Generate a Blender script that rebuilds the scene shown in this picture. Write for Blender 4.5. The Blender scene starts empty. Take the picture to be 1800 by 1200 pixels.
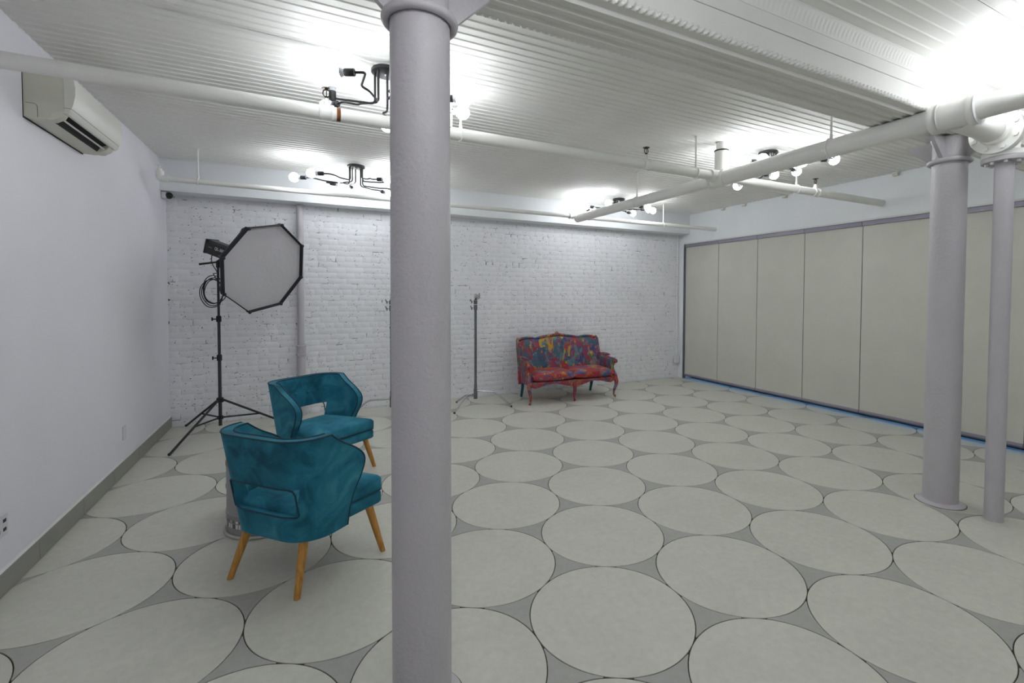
import bpy, math, random
from math import pi, sin, cos, radians, sqrt, atan2
from mathutils import Vector, Matrix
random.seed(7)
SC = bpy.context.scene
COL = SC.collection

# ------------------------------------------------------------------ camera, world, exposure
H = 1.5
F_PX, CX, CY = 835.5392, 968.8656, 542.3594
YAW, TILT, ROLL = 0.4786, 0.0291, -0.0043
def cam_axes():
    f = Vector((sin(YAW)*cos(TILT), cos(YAW)*cos(TILT), -sin(TILT)))
    r = Vector((cos(YAW), -sin(YAW), 0)); d = f.cross(r)
    c, s = cos(ROLL), sin(ROLL)
    return c*r + s*d, -s*r + c*d, f
_r, _d, _f = cam_axes()
cam = bpy.data.objects.new('camera', bpy.data.cameras.new('camera'))
COL.objects.link(cam)
m = Matrix.Identity(4)
for i in range(3):
    m[i][0], m[i][1], m[i][2] = _r[i], -_d[i], -_f[i]
m[2][3] = H
cam.matrix_world = m
cam.data.sensor_width = 36; cam.data.sensor_fit = 'HORIZONTAL'
cam.data.lens = F_PX/1800*36
cam.data.shift_x = -(CX-900)/1800
cam.data.shift_y = (CY-600)/1800
cam.data.clip_start = 0.02
SC.camera = cam

W = bpy.data.worlds.new('world'); SC.world = W; W.use_nodes = True
W.node_tree.nodes['Background'].inputs[0].default_value = (0.16, 0.42, 0.85, 1)
W.node_tree.nodes['Background'].inputs[1].default_value = 0.5
SC.view_settings.view_transform = 'Standard'
SC.view_settings.look = 'None'
SC.view_settings.gamma = 1
SC.view_settings.use_curve_mapping = False
SC.view_settings.exposure = 0.46
BULB = 22.0                     # radiance of the lit globe bulbs
BULB_COL = (0.92, 0.95, 1.0)

# room
XL, XR, YB, YF = -1.348, 6.081, 6.654, -3.0
ZC = 2.93
PITCH = 0.7657

# ------------------------------------------------------------------ materials
def srgb(c):
    def g(v):
        v /= 255
        return v/12.92 if v <= .04045 else ((v+.055)/1.055)**2.4
    return (g(c[0]), g(c[1]), g(c[2]), 1)
class NT:
    def __init__(s, name):
        s.m = bpy.data.materials.new(name); s.m.use_nodes = True
        s.t = s.m.node_tree; s.n = s.t.nodes
        s.b = s.n['Principled BSDF']
    def node(s, kind, **kw):
        o = s.n.new(kind)
        for k, v in kw.items():
            if k.startswith('_'): setattr(o, k[1:], v)
            else: o.inputs[k.replace('__', ' ')].default_value = v
        return o
    def link(s, a, b): s.t.links.new(a, b)
    def coords(s, scale=(1, 1, 1), kind='Object'):
        tc = s.node('ShaderNodeTexCoord'); mp = s.node('ShaderNodeMapping'); mp.inputs['Scale'].default_value = scale
        s.link(tc.outputs[kind], mp.inputs['Vector']); return mp.outputs[0]
    def noise(s, vec, scale, detail=4, rough=.55, dist=0):
        n = s.node('ShaderNodeTexNoise', Scale=scale, Detail=detail, Roughness=rough, Distortion=dist)
        s.link(vec, n.inputs['Vector']); return n
    def ramp(s, fac, stops, interp='LINEAR'):
        r = s.node('ShaderNodeValToRGB'); cr = r.color_ramp; cr.interpolation = interp
        while len(cr.elements) < len(stops): cr.elements.new(.5)
        for e, (p, c) in zip(cr.elements, stops):
            e.position = p; e.color = c if len(c) == 4 else (*c, 1)
        s.link(fac, r.inputs[0]); return r.outputs[0]
    def mix(s, fac, a, b, blend='MIX'):
        x = s.node('ShaderNodeMix', _data_type='RGBA', _blend_type=blend)
        for sock, v in ((x.inputs[0], fac), (x.inputs[6], a), (x.inputs[7], b)):
            if isinstance(v, (int, float)): sock.default_value = v
            elif isinstance(v, tuple): sock.default_value = v
            else: s.link(v, sock)
        return x.outputs[2]
    def bump(s, height, strength=.2, dist=.01):
        b = s.node('ShaderNodeBump', Strength=strength, Distance=dist)
        s.link(height, b.inputs['Height']); s.link(b.outputs[0], s.b.inputs['Normal'])
    def base(s, v):
        if isinstance(v, tuple): s.b.inputs['Base Color'].default_value = v
        else: s.link(v, s.b.inputs['Base Color'])
def paint(name, rgb, rough=.5, var=.06, scale=3, bump=.15, bscale=60, bdist=.004, metallic=0, spec=.5, kind='Object', sc=(1, 1, 1), dark=None):
    q = NT(name); v = q.coords(sc, kind); c = srgb(rgb)
    n = q.noise(v, scale, 5)
    lo = tuple(x*(1-var) for x in c[:3]) if dark is None else srgb(dark)[:3]
    hi = tuple(min(1, x*(1+var)) for x in c[:3])
    q.base(q.ramp(n.outputs[0], [(.3, (*lo, 1)), (.7, (*hi, 1))]))
    q.b.inputs['Roughness'].default_value = rough; q.b.inputs['Metallic'].default_value = metallic
    q.b.inputs['Specular IOR Level'].default_value = spec
    if bump: q.bump(q.noise(v, bscale, 3).outputs[0], bump, bdist)
    return q.m
M = {}
M['wall'] = paint('white_plaster', (239, 237, 244), .6, .02, 1.2, .25, 9, .006)
M['wall_right'] = paint('white_plaster_upper', (236, 239, 241), .6, .03, 1.5, .25, 10, .006)
M['ceil'] = paint('white_ceiling_paint', (241, 241, 236), .62, .03, 2.0, .2, 30, .003, spec=.3)
M['beam'] = paint('white_beam_paint', (240, 240, 235), .5, .03, 2.0, .2, 30, .003)
M['pipe'] = paint('white_pipe_paint', (240, 240, 235), .4, .03, 4.0, .15, 40, .003)
M['trim'] = paint('white_trim_paint', (222, 222, 220), .5, .02, 3, .1, 30, .002)
M['column'] = paint('lilac_iron_paint', (194, 190, 194), .42, .03, 5, .55, 55, .006)
M['lilac_metal'] = paint('lilac_rail_metal', (150, 146, 160), .4, .02, 5, .05, 80, .002)
M['lilac_dark'] = paint('slate_rail_metal', (110, 107, 118), .5, .02, 5, .05, 80, .002)
M['grout'] = paint('dark_grout', (62, 60, 48), .9, .15, 30, .3, 200, .002)
M['black'] = paint('black_metal', (30, 31, 33), .5, .1, 8, .05, 80, .001)
M['dark_steel'] = paint('dark_steel', (50, 53, 56), .45, .1, 8, .05, 80, .001)
M['black_fabric'] = paint('black_fabric', (40, 42, 48), .85, .12, 12, .3, 300, .002)
M['diffuser'] = paint('white_diffuser_cloth', (205, 203, 208), .85, .025, 4, .25, 25, .01)
M['chrome'] = paint('chrome_steel', (200, 202, 204), .25, .05, 6, 0, 1, metallic=1.0)
M['grey_steel'] = paint('grey_steel', (120, 123, 124), .38, .1, 6, 0, 1, metallic=.8)
M['ac'] = paint('cream_plastic', (214, 213, 198), .4, .02, 2, 0)
M['ac_front'] = paint('white_plastic', (226, 226, 218), .35, .015, 2, 0)
M['ac_dark'] = paint('dark_void', (26, 27, 28), .8, .1, 6, 0)
M['base_tile'] = paint('grey_base_tile', (150, 150, 143), .45, .05, 2.5, .1, 30, .002)
M['plastic'] = paint('white_plate_plastic', (222, 222, 226), .35, .01, 2, 0)
M['slot'] = paint('dark_slot', (40, 42, 58), .6, .05, 5, 0)
M['brass'] = paint('tarnished_brass', (70, 56, 36), .45, .2, 20, 0, metallic=.7)
M['rust'] = paint('rust', (120, 74, 36), .9, .3, 30, .3, 100, .002)
M['drum'] = paint('grey_painted_drum', (158, 157, 158), .5, .03, 4, .1, 60, .002)
M['drum_rim'] = paint('pale_drum_rim', (190, 189, 180), .5, .05, 6, .1, 60, .002)
M['ink_dark'] = paint('grey_print', (112, 112, 110), .6, .05, 6, 0)
M['ink_white'] = paint('white_print', (228, 228, 226), .5, .01, 6, 0)
def circle_tile(name, rgb, rough, var):
    q = NT(name); v = q.coords((1, 1, 1), 'Object'); c = srgb(rgb)
    oi = q.node('ShaderNodeObjectInfo')
    add = q.node('ShaderNodeVectorMath', _operation='ADD'); q.link(v, add.inputs[0])
    mul = q.node('ShaderNodeVectorMath', _operation='SCALE'); q.link(oi.outputs['Location'], mul.inputs[0]); mul.inputs['Scale'].default_value = 3.7
    q.link(mul.outputs[0], add.inputs[1])
    n = q.noise(add.outputs[0], 3.0, 6, .62, .6); n2 = q.noise(add.outputs[0], 26, 4, .6)
    a = q.ramp(n.outputs[0], [(.28, tuple(x*(1-var) for x in c[:3])), (.72, tuple(x*(1+var) for x in c[:3]))])
    b = q.ramp(n2.outputs[0], [(.3, (.94, .94, .94)), (.7, (1.05, 1.05, 1.05))])
    q.base(q.mix(1.0, a, b, 'MULTIPLY'))
    rr = q.node('ShaderNodeMapRange'); q.link(n.outputs[0], rr.inputs[0])
    rr.inputs[3].default_value = rough-.08; rr.inputs[4].default_value = rough+.1
    q.link(rr.outputs[0], q.b.inputs['Roughness'])
    q.bump(n2.outputs[0], .06, .003)
    return q.m
M['tile'] = circle_tile('concrete_disc_tile', (205, 204, 193), .45, .05)
M['tri'] = circle_tile('grey_filler_tile', (170, 170, 164), .48, .06)
def brick_mat(name, holes, joint=False):
    q = NT(name); tc = q.node('ShaderNodeNewGeometry'); v = tc.outputs['Position']
    n = q.noise(v, 2.2, 5); n2 = q.noise(v, 30, 4, .6)
    a = q.ramp(n.outputs[0], [(.3, srgb((233, 234, 238))), (.7, srgb((242, 243, 246)))])
    vo = q.node('ShaderNodeTexVoronoi', Scale=21.0, Randomness=1.0); 
    mp = q.node('ShaderNodeMapping'); mp.inputs['Scale'].default_value = (1, 1, 1.5); q.link(v, mp.inputs[0]); q.link(mp.outputs[0], vo.inputs['Vector'])
    n4 = q.noise(v, 60, 2)
    d = q.node('ShaderNodeMath', _operation='ADD'); q.link(vo.outputs['Distance'], d.inputs[0])
    s4 = q.node('ShaderNodeMath', _operation='MULTIPLY'); q.link(n4.outputs[0], s4.inputs[0]); s4.inputs[1].default_value = .18; q.link(s4.outputs[0], d.inputs[1])
    sp = q.ramp(d.outputs[0], [(.20, (1, 1, 1)), (.23, (0, 0, 0))])
    gate = q.noise(v, 4.5, 3); gm = q.ramp(gate.outputs[0], [(holes, (0, 0, 0)), (holes+.06, (1, 1, 1))])
    mask = q.mix(1.0, sp, gm, 'MULTIPLY')
    if joint:
        jn = q.noise(v, 9, 4, .65); jm = q.ramp(jn.outputs[0], [(.56, (0, 0, 0)), (.63, (1, 1, 1))])
        mask = q.mix(1.0, mask, jm, 'ADD')
    q.base(q.mix(mask, a, srgb((74, 70, 62))))
    q.b.inputs['Roughness'].default_value = .55
    q.bump(n2.outputs[0], .35, .006)
    return q.m
M['brick'] = brick_mat('white_painted_brick', .40)
M['joint'] = brick_mat('white_painted_joint', .45, True)
def blind_mat():
    q = NT('grey_blind_fabric'); v = q.coords((1, 1, 1)); c = srgb((207, 206, 195))
    n = q.noise(v, 3, 4); w = q.noise(q.coords((1, 40, 400)), 3, 2); w2 = q.noise(q.coords((1, 400, 40)), 3, 2)
    a = q.ramp(n.outputs[0], [(.3, tuple(x*.97 for x in c[:3])), (.7, tuple(x*1.03 for x in c[:3]))])
    b = q.mix(.5, w.outputs[0], w2.outputs[0])
    b = q.ramp(b, [(.3, (.9, .9, .9)), (.7, (1.08, 1.08, 1.08))])
    q.base(q.mix(1.0, a, b, 'MULTIPLY')); q.b.inputs['Roughness'].default_value = .8
    return q.m
M['blind'] = blind_mat()
def velvet():
    q = NT('teal_velvet'); v = q.coords((1, 1, 1))
    n = q.noise(v, 5.5, 5, .6, .8); n2 = q.noise(v, 1.8, 3)
    mm = q.mix(.45, n.outputs[0], n2.outputs[0])
    q.base(q.ramp(mm, [(.36, srgb((22, 80, 100))), (.5, srgb((44, 122, 146))), (.64, srgb((80, 154, 172)))]))
    q.b.inputs['Roughness'].default_value = .75
    q.b.inputs['Sheen Weight'].default_value = .55; q.b.inputs['Sheen Roughness'].default_value = .35
    q.b.inputs['Sheen Tint'].default_value = srgb((110, 175, 195))
    q.b.inputs['Specular IOR Level'].default_value = .2
    q.bump(q.noise(v, 14, 3).outputs[0], .2, .008)
    return q.m
M['velvet'] = velvet()
M['piping'] = paint('dark_teal_piping', (14, 60, 76), .7, .1, 10, 0)
def wood(name, c1, c2, sc=(14, 14, 1.6), rough=.45):
    q = NT(name); v = q.coords(sc)
    n = q.noise(v, 3.0, 5, .6, 1.2)
    q.base(q.ramp(n.outputs[0], [(.3, srgb(c1)), (.68, srgb(c2))]))
    q.b.inputs['Roughness'].default_value = rough
    return q.m
M['leg_wood'] = wood('honey_wood', (168, 112, 42), (210, 156, 78))
M['top_wood'] = wood('brown_wood_top', (124, 86, 58), (160, 122, 92), (3, 18, 18))
def splatter(name, sc, seedoff, red):
    q = NT(name)
    tc = q.node('ShaderNodeTexCoord'); mp = q.node('ShaderNodeMapping'); mp.inputs['Scale'].default_value = sc
    mp.inputs['Location'].default_value = (seedoff, seedoff*1.7, seedoff*.6)
    q.link(tc.outputs['Object'], mp.inputs[0])
    dn = q.noise(mp.outputs[0], 2.2, 4); ds = q.node('ShaderNodeVectorMath', _operation='SCALE'); ds.inputs['Scale'].default_value = .55
    q.link(dn.outputs[1], ds.inputs[0]); ad = q.node('ShaderNodeVectorMath', _operation='ADD'); q.link(mp.outputs[0], ad.inputs[0]); q.link(ds.outputs[0], ad.inputs[1])
    pal = [(150, 38, 50), (56, 98, 120), (132, 52, 80), (46, 66, 124), (190, 150, 34), (160, 52, 58), (84, 124, 140), (112, 66, 106), (64, 96, 118), (64, 108, 92), (168, 48, 46), (140, 116, 122), (40, 84, 112)]
    if red: pal = [(168, 38, 44), (150, 54, 70), (180, 92, 40), (160, 34, 42), (62, 84, 136), (168, 66, 64), (146, 60, 82), (178, 140, 50), (106, 120, 142), (164, 42, 50)]
    def layer(scale):
        vo = q.node('ShaderNodeTexVoronoi', Scale=scale, Randomness=1.0); q.link(ad.outputs[0], vo.inputs['Vector'])
        sx = q.node('ShaderNodeSeparateColor'); q.link(vo.outputs['Color'], sx.inputs[0])
        return q.ramp(sx.outputs[0], [(i/len(pal), srgb(p)) for i, p in enumerate(pal)], 'CONSTANT')
    a, b = layer(3.2), layer(9.0)
    g1 = q.noise(ad.outputs[0], 5, 5, .65); f1 = q.ramp(g1.outputs[0], [(.47, (0, 0, 0)), (.55, (1, 1, 1))])
    c = q.mix(f1, a, b)
    g2 = q.noise(ad.outputs[0], 13, 5, .7); f2 = q.ramp(g2.outputs[0], [(.62, (0, 0, 0)), (.7, (.75, .75, .75))])
    c = q.mix(f2, c, srgb((206, 200, 190)))
    g3 = q.noise(ad.outputs[0], 9, 5, .7); f3 = q.ramp(g3.outputs[0], [(.3, (.55, .55, .55)), (.45, (0, 0, 0))])
    c = q.mix(f3, c, srgb((30, 44, 70)))
    q.base(c); q.b.inputs['Roughness'].default_value = .5
    q.bump(g2.outputs[0], .4, .008)
    return q.m
M['sofa_back'] = splatter('paint_splashed_upholstery', (3.2, 3.2, 1.7), 0, False)
M['sofa_seat'] = splatter('red_paint_splashed_upholstery', (2.2, 3.0, 3.4), 5, True)
M['sofa_frame'] = splatter('paint_splashed_wood', (5, 5, 5), 9, True)
M['teal_wood'] = paint('teal_painted_wood', (22, 96, 104), .5, .1, 10, 0)
q = NT('lit_bulb_glass'); q.b.inputs['Base Color'].default_value = (1, 1, 1, 1)
q.b.inputs['Emission Color'].default_value = (*BULB_COL, 1); q.b.inputs['Emission Strength'].default_value = BULB
M['bulb'] = q.m
M['bulb_neck'] = paint('frosted_bulb_neck', (205, 208, 214), .4, .01, 3, 0)
q = NT('window_glass'); q.b.inputs['Base Color'].default_value = (.9, .95, 1, 1); q.b.inputs['Transmission Weight'].default_value = 1; q.b.inputs['Roughness'].default_value = 0; q.b.inputs['IOR'].default_value = 1.1
M['glass'] = q.m
q = NT('black_lens'); q.b.inputs['Base Color'].default_value = (.01, .01, .012, 1); q.b.inputs['Roughness'].default_value = .12
M['lens'] = q.m

# ------------------------------------------------------------------ mesh builder
class MB:
    def __init__(s): s.v = []; s.f = []
    def add(s, vs, fs):
        o = len(s.v); s.v += [tuple(v) for v in vs]; s.f += [tuple(i+o for i in f) for f in fs]; return s
    def box(s, x0, x1, y0, y1, z0, z1, b=0):
        if b <= 0:
            vs = [(x, y, z) for z in (z0, z1) for y in (y0, y1) for x in (x0, x1)]
            return s.add(vs, [(0, 2, 3, 1), (4, 5, 7, 6), (0, 1, 5, 4), (2, 6, 7, 3), (0, 4, 6, 2), (1, 3, 7, 5)])
        b = min(b, (x1-x0)*.49, (y1-y0)*.49, (z1-z0)*.49)
        vs = []; idx = {}
        X = (x0, x1); Y = (y0, y1); Z = (z0, z1)
        for i in (0, 1):
            for j in (0, 1):
                for k in (0, 1):
                    si, sj, sk = b*(1-2*i), b*(1-2*j), b*(1-2*k)
                    for a, p in enumerate(((X[i], Y[j]+sj, Z[k]+sk), (X[i]+si, Y[j], Z[k]+sk), (X[i]+si, Y[j]+sj, Z[k]))):
                        idx[i, j, k, a] = len(vs); vs.append(p)
        fs = []
        def q4(l): fs.append(l)
        for i in (0, 1):
            l = [idx[i, 0, 0, 0], idx[i, 1, 0, 0], idx[i, 1, 1, 0], idx[i, 0, 1, 0]]; q4(l if i else l[::-1])
            l = [idx[0, i, 0, 1], idx[1, i, 0, 1], idx[1, i, 1, 1], idx[0, i, 1, 1]]; q4(l[::-1] if i else l)
            l = [idx[0, 0, i, 2], idx[1, 0, i, 2], idx[1, 1, i, 2], idx[0, 1, i, 2]]; q4(l if i else l[::-1])
        for a in (0, 1):
            for c in (0, 1):
                l = [idx[a, c, 0, 0], idx[a, c, 0, 1], idx[a, c, 1, 1], idx[a, c, 1, 0]]; q4(l)
                l = [idx[a, 0, c, 0], idx[a, 0, c, 2], idx[a, 1, c, 2], idx[a, 1, c, 0]]; q4(l)
                l = [idx[0, a, c, 1], idx[0, a, c, 2], idx[1, a, c, 2], idx[1, a, c, 1]]; q4(l)
        for i in (0, 1):
            for j in (0, 1):
                for k in (0, 1): fs.append((idx[i, j, k, 0], idx[i, j, k, 1], idx[i, j, k, 2]))
        return s.add(vs, fs)
    def loft(s, rings, cap=True, closed=True):
        n = len(rings[0]); vs = [p for r in rings for p in r]; fs = []
        for a in range(len(rings)-1):
            for i in range(n if closed else n-1):
                j = (i+1) % n; fs.append((a*n+i, a*n+j, (a+1)*n+j, (a+1)*n+i))
        if cap and closed:
            fs.append(tuple(range(n-1, -1, -1))); fs.append(tuple((len(rings)-1)*n+i for i in range(n)))
        return s.add(vs, fs)
    def tube(s, pts, r, seg=10, cap=True, squash=None):
        pts = [Vector(p) for p in pts]; rs = r if isinstance(r, (list, tuple)) else [r]*len(pts)
        rings = []; up = None
        for i, p in enumerate(pts):
            a = pts[max(i-1, 0)]; b = pts[min(i+1, len(pts)-1)]
            t = (b-a).normalized()
            if i and i < len(pts)-1:
                t1 = (pts[i]-pts[i-1]); t2 = (pts[i+1]-pts[i])
                if t1.length > 1e-9 and t2.length > 1e-9: t = (t1.normalized()+t2.normalized()).normalized()
            if up is None:
                up = Vector((0, 0, 1)) if abs(t.z) < .9 else Vector((1, 0, 0))
            u = (up - t*up.dot(t)).normalized(); w = t.cross(u); up = u
            rings.append([p + rs[i]*(cos(2*pi*k/seg)*u + sin(2*pi*k/seg)*w) for k in range(seg)])
        return s.loft(rings, cap)
    def ring(s, pts, r, seg=8):
        pts = [Vector(p) for p in pts]; n = len(pts); rings = []
        for i in range(n):
            t = (pts[(i+1) % n]-pts[i-1]).normalized()
            c = sum(pts, Vector())/n
            w = (pts[i]-c); w = (w - t*w.dot(t)).normalized(); u = t.cross(w)
            rings.append([pts[i]+r*(cos(2*pi*k/seg)*w+sin(2*pi*k/seg)*u) for k in range(seg)])
        rings.append(rings[0])
        return s.loft(rings, False)
    def lathe(s, prof, c=(0, 0, 0), seg=32, ax='z', cap=True):
        def P(r, h, a):
            x, y = r*cos(a), r*sin(a)
            if ax == 'z': return (c[0]+x, c[1]+y, c[2]+h)
            if ax == 'x': return (c[0]+h, c[1]+x, c[2]+y)
            return (c[0]+y, c[1]+h, c[2]+x)
        return s.loft([[P(r, h, 2*pi*k/seg) for k in range(seg)] for r, h in prof], cap)
    def sphere(s, c, r, seg=20, rows=12, sc=(1, 1, 1)):
        rings = []
        for i in range(1, rows):
            t = pi*i/rows
            rings.append([(c[0]+sc[0]*r*sin(t)*cos(2*pi*k/seg), c[1]+sc[1]*r*sin(t)*sin(2*pi*k/seg), c[2]-sc[2]*r*cos(t)) for k in range(seg)])
        return s.loft(rings, True)
    def prism(s, poly, z0, z1):
        return s.loft([[(x, y, z0) for x, y in poly], [(x, y, z1) for x, y in poly]])
    def grid(s, rows, skip=None):
        n = len(rows[0]); vs = [p for r in rows for p in r]; fs = []
        for a in range(len(rows)-1):
            for i in range(n-1):
                if skip and skip(a, i): continue
                fs.append((a*n+i, a*n+i+1, (a+1)*n+i+1, (a+1)*n+i))
        return s.add(vs, fs)
    def xf(s, mat):
        s.v = [tuple(mat @ Vector(v)) for v in s.v]; return s
    def mesh(s, name, mat, smooth=35):
        me = bpy.data.meshes.new(name); me.from_pydata(s.v, [], s.f); me.update()
        import bmesh
        bm = bmesh.new(); bm.from_mesh(me); bmesh.ops.recalc_face_normals(bm, faces=bm.faces); bm.to_mesh(me); bm.free()
        if mat is not None: me.materials.append(M[mat])
        if smooth:
            me.shade_smooth(); me.set_sharp_from_angle(angle=radians(smooth))
        return me
    def build(s, name, mat, parent=None, smooth=35, world=False, label=None):
        if world and parent is not None:
            inv = MW[parent.name].inverted(); s.xf(inv)
        return link(name, s.mesh(name, mat, smooth), parent, label)
MW = {}
def link(name, me, parent=None, label=None):
    o = bpy.data.objects.new(name, me); COL.objects.link(o)
    if parent is not None: o.parent = parent
    if label: o['label'] = label
    return o
def thing(name, label, cat, loc=(0, 0, 0), rz=0, group=None, kind=None):
    o = bpy.data.objects.new(name, None); COL.objects.link(o)
    o.empty_display_size = .1
    o.location = loc; o.rotation_euler = (0, 0, rz)
    MW[o.name] = Matrix.Translation(loc) @ Matrix.Rotation(rz, 4, 'Z')
    tag(o, label, cat, group, kind); return o
def tag(o, label=None, cat=None, group=None, kind=None):
    if label: o['label'] = label
    if cat: o['category'] = cat
    if group: o['group'] = group
    if kind: o['kind'] = kind
    return o
def rounded(pts, rad=.03, n=5):
    pts = [Vector(p) for p in pts]; out = [pts[0]]
    for i in range(1, len(pts)-1):
        a, b, c = pts[i-1], pts[i], pts[i+1]
        r = min(rad, (a-b).length*.45, (c-b).length*.45)
        p, q_ = b+(a-b).normalized()*r, b+(c-b).normalized()*r
        for k in range(n+1):
            t = k/n; out.append((1-t)**2*p + 2*t*(1-t)*b + t*t*q_)
    out.append(pts[-1]); return out
def smoothcurve(pts, n=8):
    pts = [Vector(p) for p in pts]; out = []
    for i in range(len(pts)-1):
        p0 = pts[max(i-1, 0)]; p1 = pts[i]; p2 = pts[i+1]; p3 = pts[min(i+2, len(pts)-1)]
        for k in range(n):
            t = k/n
            out.append(.5*((2*p1)+(p2-p0)*t+(2*p0-5*p1+4*p2-p3)*t*t+(3*p1-p0-3*p2+p3)*t**3))
    out.append(pts[-1]); return out
def interp(tab, x):
    if x <= tab[0][0]: return tab[0][1]
    for (a, va), (b, vb) in zip(tab, tab[1:]):
        if x <= b:
            t = (x-a)/(b-a); return va+(vb-va)*t
    return tab[-1][1]

# ------------------------------------------------------------------ floor with round tiles
floor = MB().box(XL-.1, XR+.4, YF-.1, YB+.1, -.12, -.004).build('floor', 'grout', None, 0)
tag(floor, kind='structure')
def clip(poly, x0, x1, y0, y1):
    for ax, lim, sg in ((0, x0, 1), (0, x1, -1), (1, y0, 1), (1, y1, -1)):
        out = []
        for i, p in enumerate(poly):
            q_ = poly[i-1]
            a, b = sg*(q_[ax]-lim), sg*(p[ax]-lim)
            if (a < 0) != (b < 0):
                t = a/(a-b); out.append((q_[0]+(p[0]-q_[0])*t, q_[1]+(p[1]-q_[1])*t))
            if b >= 0: out.append(p)
        poly = out
        if len(poly) < 3: return []
    return poly
def tile_mb(poly, c=(0, 0)):
    bev = .0016; n = len(poly)
    cx = sum(p[0] for p in poly)/n; cy = sum(p[1] for p in poly)/n
    inner = []
    for p in poly:
        d = Vector((cx-p[0], cy-p[1])); L = d.length or 1; d *= bev/L; inner.append((p[0]+d.x, p[1]+d.y))
    mb = MB()
    mb.loft([[(x-c[0], y-c[1], -.0055) for x, y in poly], [(x-c[0], y-c[1], -.001) for x, y in poly], [(x-c[0], y-c[1], 0) for x, y in inner]])
    return mb
LA = -.0044
def lat(a, b):
    e1 = (PITCH*cos(LA+pi/3), PITCH*sin(LA+pi/3)); e2 = (PITCH*cos(LA), PITCH*sin(LA))
    return (1.2723+a*e1[0]+b*e2[0], 1.8231+a*e1[1]+b*e2[1])
RC = PITCH/2-.0021
disc0 = [(RC*cos(2*pi*k/96), RC*sin(2*pi*k/96)) for k in range(96)]
disc_me = tile_mb(disc0).mesh('round_tile', 'tile', 30)
def tri_poly(cs):
    g = (sum(c[0] for c in cs)/3, sum(c[1] for c in cs)/3); pts = []
    R = PITCH/2+.0024
    for i in range(3):
        c = cs[i]; a0 = atan2(cs[i-1][1]-c[1], cs[i-1][0]-c[0]); a1 = atan2(cs[(i+1) % 3][1]-c[1], cs[(i+1) % 3][0]-c[0])
        d = (a1-a0+pi) % (2*pi)-pi
        s_ = 1 if d > 0 else -1; m_ = radians(9.0)*s_
        for k in range(13):
            t = a0+m_+(d-2*m_)*k/12; pts.append((c[0]+R*cos(t), c[1]+R*sin(t)))
    return g, pts
FX0, FX1, FY0, FY1 = XL+.001, XR+.15, YF+.001, YB-.001
Y_FAR = -.75
rest = {'tile': MB(), 'tri': MB()}; tri_me = {}
for a in range(-9, 10):
    for b in range(-12, 14):
        c = lat(a, b)
        if FX0-.4 < c[0] < FX1+.4 and FY0-.4 < c[1] < FY1+.4:
            poly = [(c[0]+x, c[1]+y) for x, y in disc0]; cl = clip(poly, FX0, FX1, FY0, FY1)
            if len(cl) > 2:
                full = len(cl) == len(poly) and all(abs(p[0]-q_[0])+abs(p[1]-q_[1]) < 1e-9 for p, q_ in zip(cl, poly))
                if c[1] < Y_FAR: rest['tile'].v, rest['tile'].f = (lambda R_, T_: (R_.add(T_.v, T_.f).v, R_.f))(rest['tile'], tile_mb(cl))
                else:
                    me = disc_me if full else tile_mb(cl, c).mesh('round_tile', 'tile', 30)
                    o = link('round_tile', me, floor); o.location = (c[0], c[1], 0)
        for up in (0, 1):
            cs = [c, lat(a, b+1), lat(a+1, b)] if up else [c, lat(a+1, b-1), lat(a+1, b)]
            if not up: cs = [c, lat(a+1, b), lat(a+1, b-1)]
            g, poly = tri_poly(cs)
            if not (FX0-.3 < g[0] < FX1+.3 and FY0-.3 < g[1] < FY1+.3): continue
            cl = clip(poly, FX0, FX1, FY0, FY1)
            if len(cl) < 3: continue
            full = len(cl) == len(poly) and all(abs(p[0]-q_[0])+abs(p[1]-q_[1]) < 1e-9 for p, q_ in zip(cl, poly))
            if g[1] < Y_FAR: rest['tri'].add(tile_mb(cl).v, tile_mb(cl).f)
            else:
                if full:
                    if up not in tri_me: tri_me[up] = tile_mb(poly, g).mesh('filler_tile', 'tri', 30)
                    me = tri_me[up]
                else: me = tile_mb(cl, g).mesh('filler_tile', 'tri', 30)
                o = link('filler_tile', me, floor); o.location = (g[0], g[1], 0)
tag(rest['tile'].build('round_tiles_behind', 'tile', floor, 30), kind='stuff')
tag(rest['tri'].build('filler_tiles_behind', 'tri', floor, 30), kind='stuff')

# ------------------------------------------------------------------ walls
tag(MB().box(XL-.15, XL, YF-.1, YB+.1, -.1, 3.1).build('wall_left', 'wall', None, 0), kind='structure')
wb = tag(MB().box(XL-.1, XR+.2, YB+.0035, YB+.2, -.1, 3.1).build('wall_back', 'joint', None, 0), kind='structure')
tag(MB().box(XL-.1, XR+.4, YF-.15, YF, -.1, 3.1).build('wall_front', 'wall', None, 0), kind='structure')
ZBL = 2.425     # head of the blinds' opening
wr = MB(); wr.box(XR, XR+.2, YF-.1, YB+.2, ZBL, 3.1); wr.box(XR, XR+.2, 6.52, YB+.2, 0, ZBL); wr.box(XR, XR+.2, YF-.1, YF+.2, 0, ZBL)
tag(wr.build('wall_right', 'wall_right', None, 0), kind='structure')
w1 = tag(MB().box(XR+.255, XR+.26, YF+.1, 6.6, -.004, 2.5).build('window_1', 'glass', None, 0), kind='structure')
for i in range(6):
    y = YF+.3+i*1.55; MB().box(XR+.235, XR+.28, y-.03, y+.03, 0, 2.5).build('mullion', 'lilac_dark', w1, 0)
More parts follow.
